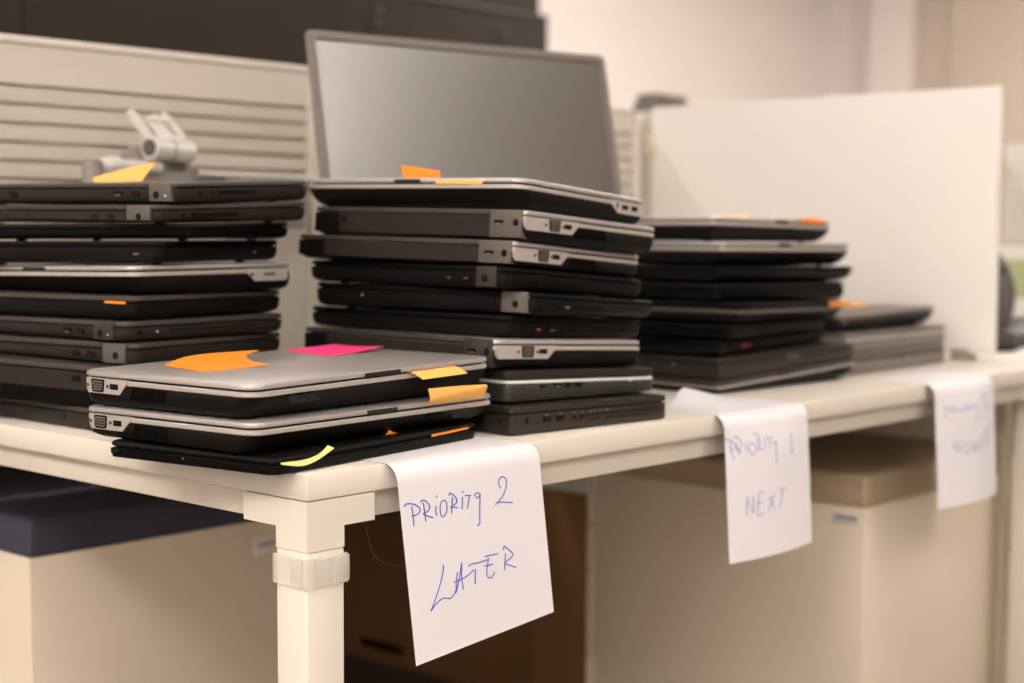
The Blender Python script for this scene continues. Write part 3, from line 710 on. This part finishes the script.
# ------------------------------------------------------------------ sticky notes
def note(label, pts, m, th=.00025, name='sticky_note'):
    """pts: rows of control points, smoothed both ways"""
    rows = [catmull(r_, 5) for r_ in pts]
    cols = list(zip(*rows)); cols = [catmull(c_, 5) for c_ in cols]
    grid = list(zip(*cols)); q = MB(); q.sheet(grid, th)
    return tag(q.build(name, m, smooth=80), label, 'sticky note', 'sticky notes on the laptops')
zt = .0873
def on_lid(k, x, y, h=0.0):
    """point h above the lid of laptop k at desk position x, y"""
    O, da, db, n = frame_of(ROWS[k]); lt = V[k][2].get('lt', .006) + .00025
    return (x, y, O.z + (lt + h) / n.z - (n.x * (x - O.x) + n.y * (y - O.y)) / n.z)
def nrow(k, *pts): return [on_lid(k, *p) for p in pts]
note('curled orange note on the silver lid of the front pile, left of the pink one',
     [nrow('F1', (0, .157, 0), (.042, .1595, 0), (.087, .162, .0006)),
      nrow('F1', (.004, .19, .0003), (.046, .195, .0040), (.086, .19, .0030)),
      nrow('F1', (.007, .222, .0006), (.050, .226, .0065), (.098, .215, .0065)),
      nrow('F1', (.009, .238, .0008), (.052, .247, .0078), (.124, .224, .0100))], 'orange')
note('pink note on the silver lid of the front pile',
     [nrow('F1', (.196, .196, 0), (.232, .196, .0008), (.285, .200, .0050)),
      nrow('F1', (.203, .238, 0), (.236, .236, .0025), (.278, .238, .0035)),
      nrow('F1', (.204, .280, .0008), (.232, .268, .0036), (.276, .276, .0040))], 'pink')
note('amber note flag poking out of the seam of the topmost front-pile laptop',
     [[(.178, .062, .0810), (.217, .0642, .0818), (.252, .0670, .0825)],
      [(.176, .0415, .0825), (.213, .0440, .0832), (.250, .048, .0838)],
      [(.182, .031, .0755), (.218, .034, .0762), (.256, .038, .0768)]], 'amber')
note('wide amber note flag folded up over the second laptop of the front pile',
     [[(.200, .0560, .0446), (.246, .0595, .0446), (.296, .0640, .0446)],
      [(.199, .0445, .0465), (.244, .0485, .0465), (.294, .0520, .0465)],
      [(.195, .0335, .0535), (.239, .0370, .0555), (.290, .0410, .0590)],
      [(.193, .0345, .0650), (.238, .0370, .0645), (.288, .0410, .0625)]], 'amber')
note('thin orange note edge along the seam of the thin black laptop on the desk corner',
     [[(.209, .0455, .0145), (.243, .0507, .0150), (.277, .0560, .0156)], [(.209, .0451, .0122), (.243, .0503, .0128), (.275, .0554, .0138)]], 'orange')
note('tiny orange note corner peeking out on the lid of the thin black laptop',
     [nrow('F3', (.146, .052, .0004), (.158, .054, .0004), (.172, .057, .0004)), nrow('F3', (.154, .056, .001), (.160, .058, .0045), (.166, .059, .001))], 'orange')
note('lime yellow note curling out of the thin black laptop at the desk corner',
     [[(-.024, .0095, .0135), (.007, .0135, .0125), (.029, .0168, .0155), (.042, .0188, .0225)],
      [(-.023, .0090, .0115), (.003, .0125, .0070), (.025, .0155, .0095), (.051, .0195, .0185)]], 'lime')
note('orange note flag standing up on the topmost laptop of the middle stack',
     [[(.3735, .264, .308), (.3735, .231, .3045), (.3735, .198, .300)], [(.3715, .258, .2930), (.3715, .226, .2925), (.3715, .195, .2920)]], 'orange')
note('narrow orange note strip in the front seam of the topmost laptop of the middle stack',
     [[(.3595, .192, .2885), (.3610, .152, .2880), (.3630, .113, .2870)], [(.3590, .190, .2840), (.3605, .153, .2835), (.3625, .120, .2825)]], 'amber')
note('orange note with its corner curled up on the top laptop of the left stack',
     [nrow('S1_1', (.097, .495, 0), (.132, .500, 0), (.167, .505, .001)), nrow('S1_1', (.108, .52, .002), (.150, .525, .006), (.190, .525, .012)), nrow('S1_1', (.125, .545, .006), (.170, .55, .016), (.216, .545, .025))], 'amber')
note('thin orange note edge in the seam of a black laptop in the left stack',
     [[(.0557, .418, .1478), (.0582, .401, .1478), (.0607, .384, .1478)], [(.0555, .418, .1455), (.0580, .401, .1452), (.0605, .384, .1450)]], 'orange')
note('orange note folded over the right end of the divider-side stack, on its top laptop',
     [nrow('S3_1', (1.115, .19, 0), (1.15, .19, .001), (1.195, .19, .001)), nrow('S3_1', (1.112, .161, .0012), (1.15, .163, .0035), (1.198, .166, .001)), [(1.108, .1560, .2450), (1.145, .1580, .2435), (1.176, .1590, .2445)]], 'orange')
note('amber note lifting in the middle of the divider-side stack, on its top laptop',
     [nrow('S3_1', (1.05, .25, 0), (1.09, .25, .0005), (1.13, .25, 0)), nrow('S3_1', (1.06, .29, .004), (1.10, .29, .006), (1.15, .29, .010))], 'amber')
note('orange note sticking out of the stack by the white divider, halfway up its right end',
     [[(1.165, .1380, .1215), (1.200, .1420, .1212), (1.250, .1480, .1205)], [(1.166, .1370, .1155), (1.200, .1410, .1150), (1.240, .1450, .1165)]], 'orange')
note('pale orange note on the lid of the top laptop of the low far pile',
     [nrow('S4_1', (1.50, .28, 0), (1.54, .28, .001), (1.575, .28, 0)), nrow('S4_1', (1.50, .34, .003), (1.54, .34, .004), (1.58, .34, .003))], 'amber')


# ------------------------------------------------------------------ cabinets with cushions
def rbox_cushion(x0, y0, x1, y1, z0, z1, m, name, label):
    q = MB(); rr = .016
    q.loft([[(x, y, z) for x, y in rrect(x0 + i, y0 + i, x1 - i, y1 - i, .006)] for i, z in ((.002, z0 + .0003), (.0003, z0 + .002), (0, z0 + .006), (0, z1 - .009), (.0025, z1 - .003), (.008, z1 - .0006), (.02, z1))])
    return tag(q.build(name, m, smooth=60), label, 'cushion', 'seat cushions on the cabinets')
def pedestal(x0, y0, x1, y1, label, fronts='+y', label_card=None, card_y=None):
    t = thing('drawer_cabinet', label, 'cabinet', ((x0 + x1) / 2, (y0 + y1) / 2, -.72), 'white drawer cabinets')
    q = MB(); q.box((x0, y0, -.700), (x1, y1, -.2005), .0015); q.build('body', 'cabinet', t)
    for cx in (x0 + .04, x1 - .04):
        for cy in (y0 + .04, y1 - .04):
            q = MB(); q.cyl((cx - .012, cy, -.7095), (cx + .012, cy, -.7095), .0105, 16); q.build('castor', 'darkplastic', t)
    hs = [(-.698, -.540), (-.537, -.384), (-.381, -.298), (-.295, -.202)]
    for a, b in hs:
        q = MB()
        if fronts == '+y': q.box((x0, y1 + .0015, a), (x1, y1 + .020, b), .002); pr_ = ((x0 + x1) / 2 - .05, y1 + .020), ((x0 + x1) / 2 + .05, y1 + .028)
        else: q.box((x0, y0 - .020, a), (x1, y0 - .0015, b), .002); pr_ = ((x0 + x1) / 2 - .05, y0 - .028), ((x0 + x1) / 2 + .05, y0 - .020)
        d = q.build('drawer', 'cabinet', t)
        q = MB(); q.box((pr_[0][0], pr_[0][1], b - .022), (pr_[1][0], pr_[1][1], b - .014), .001); q.build('handle', 'chrome', d)
    return t
c1 = pedestal(1.205, .091, 1.684, .632, 'white drawer cabinet under the desk with the brown cushion on top')
rbox_cushion(1.206, .093, 1.682, .631, -.200, -.150, 'beige', 'seat_cushion', 'brown cushion on the cabinet between the NEXT and NOW sheets')
q = MB(); q.box((1.2036, .099, -.2285), (1.2048, .148, -.2085), .0004)
lb = q.build('label_card', 'whiteplastic', c1)
q = MB()
for i in range(9):   # a short row of printed characters, too small to read
    q.box((1.2032, .104 + i * .0042, -.2205), (1.2036, .104 + i * .0042 + .0030, -.2160), 0)
q.build('printed_text', 'darkplastic', lb)
c2 = pedestal(.119, .697, .545, 1.24, 'white drawer cabinet with the navy cushion at lower left')
rbox_cushion(.120, .698, .544, 1.239, -.200, -.150, 'navy', 'seat_cushion', 'navy blue cushion on the cabinet at lower left')
q = MB(); q.box((.484, .6945, -.252), (.540, .6968, -.226), .0008); q.box((.490, .6900, -.247), (.538, .6945, -.241), .001); ch_ = q.build('card_holder', 'whiteplastic', c2)
q = MB(); q.box((.492, .6925, -.2385), (.537, .6945, -.2345), .0004); q.build('holder_slot', 'greyplastic', ch_)

# storage unit under the next desk
t = thing('storage_unit', 'white storage unit with open shelf and drawers at the right edge under the far desk', 'cabinet', (1.93, .33, -.72))
xs0, xs1, ys0, ys1 = 1.735, 2.14, .085, .62
q = MB(); q.box((1.687, ys0, -.719), (xs0, ys1, -.060), .0015); q.box((xs1, ys0, -.719), (xs1 + .02, ys1, -.060), .0015); q.box((xs0 + .0003, ys1 - .012, -.719), (xs1 - .0003, ys1, -.060), 0)
q.box((xs0 + .0003, ys0 + .02, -.1685), (xs1 - .0003, ys1 - .0125, -.1655)); q.box((xs0 + .0003, ys0, -.074), (xs1 - .0003, ys1 - .0125, -.0605)); q.build('carcass', 'cabinet', t)
for a, b in ((-.716, -.487), (-.483, -.338), (-.334, -.1700)):
    q = MB(); q.box((1.705, ys0 - .019, a), (xs1 + .018, ys0 - .0005, b), .002); d = q.build('drawer', 'cabinet', t)
    q = MB(); q.box((1.88, ys0 - .027, b - .022), (1.98, ys0 - .019, b - .014), .001); q.build('handle', 'chrome', d)
q = MB(); q.box((1.75, .12, -.165), (2.05, .40, -.115), .004); tag(q.build('storage_box', 'bronze'), 'brown box on the open shelf at the right edge', 'box')

# cardboard boxes under the desk
t = thing('cardboard_box', 'large brown cardboard box on the floor behind the LATER sheet', 'box', (1.49, 1.2, -.72))
q = MB(); q.box((1.352, .90, -.7195), (1.628, 1.55, -.395), .002); bx_ = q.build('carton', 'cardboard', t)
q = MB(); q.box((1.3508, 1.285, -.690), (1.3522, 1.42, -.672), .0002); q.build('hand_hole', 'port', bx_)
q = MB(); q.prism([(1.352, .905, -.394), (1.352, 1.545, -.394), (1.19, 1.545, -.365), (1.19, .905, -.365)], (0, 0, .004)); q.build('flap', 'cardboard', t)
t = thing('cardboard_box', 'dark brown box standing left of the cushioned cabinet, under the white lid', 'box', (1.42, .76, -.72))
q = MB(); q.box((1.295, .665, -.7195), (1.60, .865, -.262), .002); q.build('carton', 'cardboard', t)
q = MB(); q.box((1.285, .657, -.2615), (1.61, .875, -.222), .003); tag(q.build('box_lid', 'whiteplastic'), 'white lid lying on the dark brown box under the desk', 'lid')
# dark panel added under the opposite desk to keep that space shaded
t = thing('shade_panel', 'dark panel added under the opposite desk to deepen the shade', 'panel', (.84, 1.777, -.72))
q = MB(); q.box((.06, 1.770, -.68), (1.62, 1.785, -.0262), .002); q.build('shade_panel_board', 'darkboard', t)
q = MB(); q.box((.06, 1.772, -.7195), (.09, 1.783, -.68)); q.box((1.59, 1.772, -.7195), (1.62, 1.783, -.68)); q.build('shade_panel_foot', 'darktrim', t)
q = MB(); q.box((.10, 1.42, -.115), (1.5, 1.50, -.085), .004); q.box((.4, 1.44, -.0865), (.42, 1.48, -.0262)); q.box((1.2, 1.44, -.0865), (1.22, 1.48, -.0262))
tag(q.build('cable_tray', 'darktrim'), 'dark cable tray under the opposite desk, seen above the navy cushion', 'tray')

# ------------------------------------------------------------------ far right: phone and bits on the next desk
t = thing('desk_phone', 'grey desk phone with a green display behind the right edge of the white divider', 'phone', (2.22, .34, 0))
Q = Matrix.Translation((2.245, .33, 0)) @ Matrix.Rotation(R(-18), 4, 'Z')
def pb(name, m, par, fn):
    q = MB(); fn(q); bmesh.ops.transform(q.bm, matrix=Q, verts=q.bm.verts[:]); return q.build(name, m, par)
pb('phone_base', 'darkplastic', t, lambda q: q.prism([(-.10, -.10, .001), (-.10, .10, .001), (-.10, .10, .085), (-.10, -.10, .022)], (.24, 0, 0)))
scr = pb('display_housing', 'greyplastic', t, lambda q: q.prism([(-.052, -.01, .040), (-.052, .02, .040), (-.052, .09, .205), (-.052, .07, .210)], (.20, 0, 0)))
pb('display_frame', 'whiteplastic', t, lambda q: q.prism([(-.050, -.0115, .044), (-.050, -.0090, .044), (-.050, .0695, .206), (-.050, .067, .206)], (.196, 0, 0)))
pb('display', 'display', t, lambda q: q.prism([(-.030, .0090, .090), (-.030, .0120, .090), (-.030, .0510, .172), (-.030, .0480, .172)], (.15, 0, 0)))
q = MB(); hp = catmull([Q @ Vector(p) for p in ((-.082, -.045, .035), (-.085, -.05, .075), (-.083, -.045, .12), (-.080, -.02, .17), (-.078, .02, .205))], 6)
q.tube(hp, [.010 + .016 * math.sin(math.pi * min(1, (i + 2) / len(hp))) for i in range(len(hp))], 16); q.build('handset', 'darkplastic', t)
q = MB(); q.tube(catmull([(1.90, .205, .006), (1.94, .19, .006), (1.99, .21, .008), (1.96, .24, .006), (1.92, .225, .010), (1.95, .20, .012), (2.02, .215, .006), (2.09, .23, .006)], 6), .0055, 10)
tag(q.build('cable', 'rubber'), 'short black cable coiled on the next desk right of the divider foot', 'cable')
# lamp head peeking above the divider
t = thing('desk_lamp', 'grey lamp head just showing above the top left of the white divider', 'lamp', (2.42, 1.42, 0))
q = MB(); q.cyl((2.42, 1.42, .0005), (2.42, 1.42, .018), .085, 32); q.build('lamp_foot', 'darkplastic', t)
q = MB(); q.tube([(2.42, 1.42, .018), (2.40, 1.45, .30), (2.42, 1.42, .548)], .008, 12); q.build('lamp_stem', 'darkplastic', t)
q = MB(); q.prism([(2.362, 1.40, .550), (2.392, 1.40, .597), (2.525, 1.40, .594), (2.530, 1.40, .550)], (0, .06, 0)); q.build('lamp_head', 'midgrey', t)

# ------------------------------------------------------------------ room
def sbox(name, lo, hi, m, bev=0.0):
    q = MB(); q.box(lo, hi, bev); return struct(q.build(name, m))
XL, XR, YF, YB, ZF, ZC = -3.2, 6.60, -4.6, 3.4, -.72, 1.98
sbox('floor', (XL, YF, ZF - .05), (XR, YB, ZF), 'carpet')
sbox('ceiling', (XL, YF, ZC), (XR, YB, ZC + .05), 'ceil')
sbox('wall_back', (XL, YB, ZF), (XR, YB + .1, ZC), 'wall')
sbox('wall_front', (XL, YF - .1, ZF), (XR, YF, ZC), 'wall')
sbox('wall_left', (XL - .1, YF, ZF), (XL, YB, ZC), 'wall')
sbox('wall_right', (XR, YF, ZF), (XR + .1, YB, ZC), 'wall')
sbox('trim_1', (XR - .10, 2.86, ZF), (XR, 3.09, ZC), 'wall')
sbox('wall_shade_strip', (XR - .03, 2.66, ZF), (XR, 2.8595, ZC), 'shadegrey')  # shadow band beside the door, painted as a darker strip
sbox('door_1', (XR - .05, .9, ZF), (XR, 2.6595, ZC), 'wall_tan')

# tall dark boards behind the screens
t = thing('dark_board_wall', 'tall dark brown board wall behind the slatted screens', 'board', (.9, 2.25, -.72))
q = MB(); q.box((-2.2, 2.20, -.7195), (1.00, 2.26, .907 + .6), .003); q.box((1.003, 2.20, -.7195), (2.872, 2.26, .908), .003); q.build('front_board', 'darkboard', t)
q = MB(); q.box((1.003, 2.262, -.7195), (2.90, 2.40, 1.5), .003); q.build('rear_board', 'darkboard', t)
q = MB(); q.box((1.003, 2.196, .9085), (2.874, 2.2615, .921), .003); q.build('top_trim', 'darktrim', t)
for (x_, z_) in ((2.12, .825), (2.13, .86), (2.66, .845)):
    q = MB(); q.cyl((x_, 2.194, z_), (x_, 2.2005, z_), .012, 16); q.build('screw_cap', 'darktrim', t)

# ceiling lights; those along the two sides are added as fill
def clight(x, y, lx, ly, k, label):
    t = thing('ceiling_light', label, 'ceiling light', (x, y, ZC - .06), 'ceiling lights')
    q = MB(); q.box((x - lx, y - ly, ZC - .045), (x + lx, y + ly, ZC - .0005), .004); q.build('housing', 'lampframe', t)
    q = MB(); q.box((x - lx + .02, y - ly + .02, ZC - .052), (x + lx - .02, y + ly - .02, ZC - .0455)); q.build('diffuser', k, t)
for i, x in enumerate((-1.4, 1.2, 3.8)):
    for j, y in enumerate((-.9, 1.9)):
        clight(x, y, .60, .15, 'lamprear' if j and i == 2 else 'lamp', 'ceiling light in the %s row, number %s from the left' % (('middle', 'rear')[j], ('one', 'two', 'three', 'four')[i]))
clight(-1.2, -2.9, .30, 1.0, 'lampfront', 'ceiling light in the front row, left one')
clight(1.0, -2.75, .30, 1.0, 'lampfront', 'ceiling light in the front row, right one')
clight(-2.4, -1.9, .4, .75, 'fillleft', 'added fill light along the left side, nearer the camera')  # both left lights are added to brighten faces turned left
clight(-2.4, .7, .4, .75, 'fillleft', 'added fill light along the left side, further back')
clight(5.2, .6, .2, .75, 'lamprear', 'added fill light along the right side')  # added to brighten the far wall


# ------------------------------------------------------------------ world, camera
w_ = bpy.data.worlds.new('World'); S.world = w_; w_.use_nodes = True
w_.node_tree.nodes['Background'].inputs['Color'].default_value = (1, .85, .7, 1); w_.node_tree.nodes['Background'].inputs['Strength'].default_value = .15
cam = bpy.data.cameras.new('camera'); co = bpy.data.objects.new('camera', cam); COL.objects.link(co)
pi, ro, ya = .0708, .0044, .8333
f_ = Vector((math.sin(ya) * math.cos(pi), math.cos(ya) * math.cos(pi), -math.sin(pi)))
r_ = Vector((math.cos(ya), -math.sin(ya), 0)); d_ = f_.cross(r_)
r2 = math.cos(ro) * r_ - math.sin(ro) * d_; d2 = math.sin(ro) * r_ + math.cos(ro) * d_
mw = Matrix((r2, -d2, -f_)).transposed().to_4x4(); mw.translation = Vector((-.93528, -1.1082, .22834 + ZO)); co.matrix_world = mw
cam.sensor_width = 36; cam.lens = 1549.16 / 1024 * 36; cam.clip_start = .05
cam.dof.use_dof = True; cam.dof.focus_distance = 1.53; cam.dof.aperture_fstop = 3.2; cam.dof.aperture_blades = 0
S.camera = co
S.view_settings.view_transform = 'Standard'; S.view_settings.look = 'None'; S.view_settings.gamma = 1.0; S.view_settings.use_curve_mapping = False
S.view_settings.exposure = -0.40
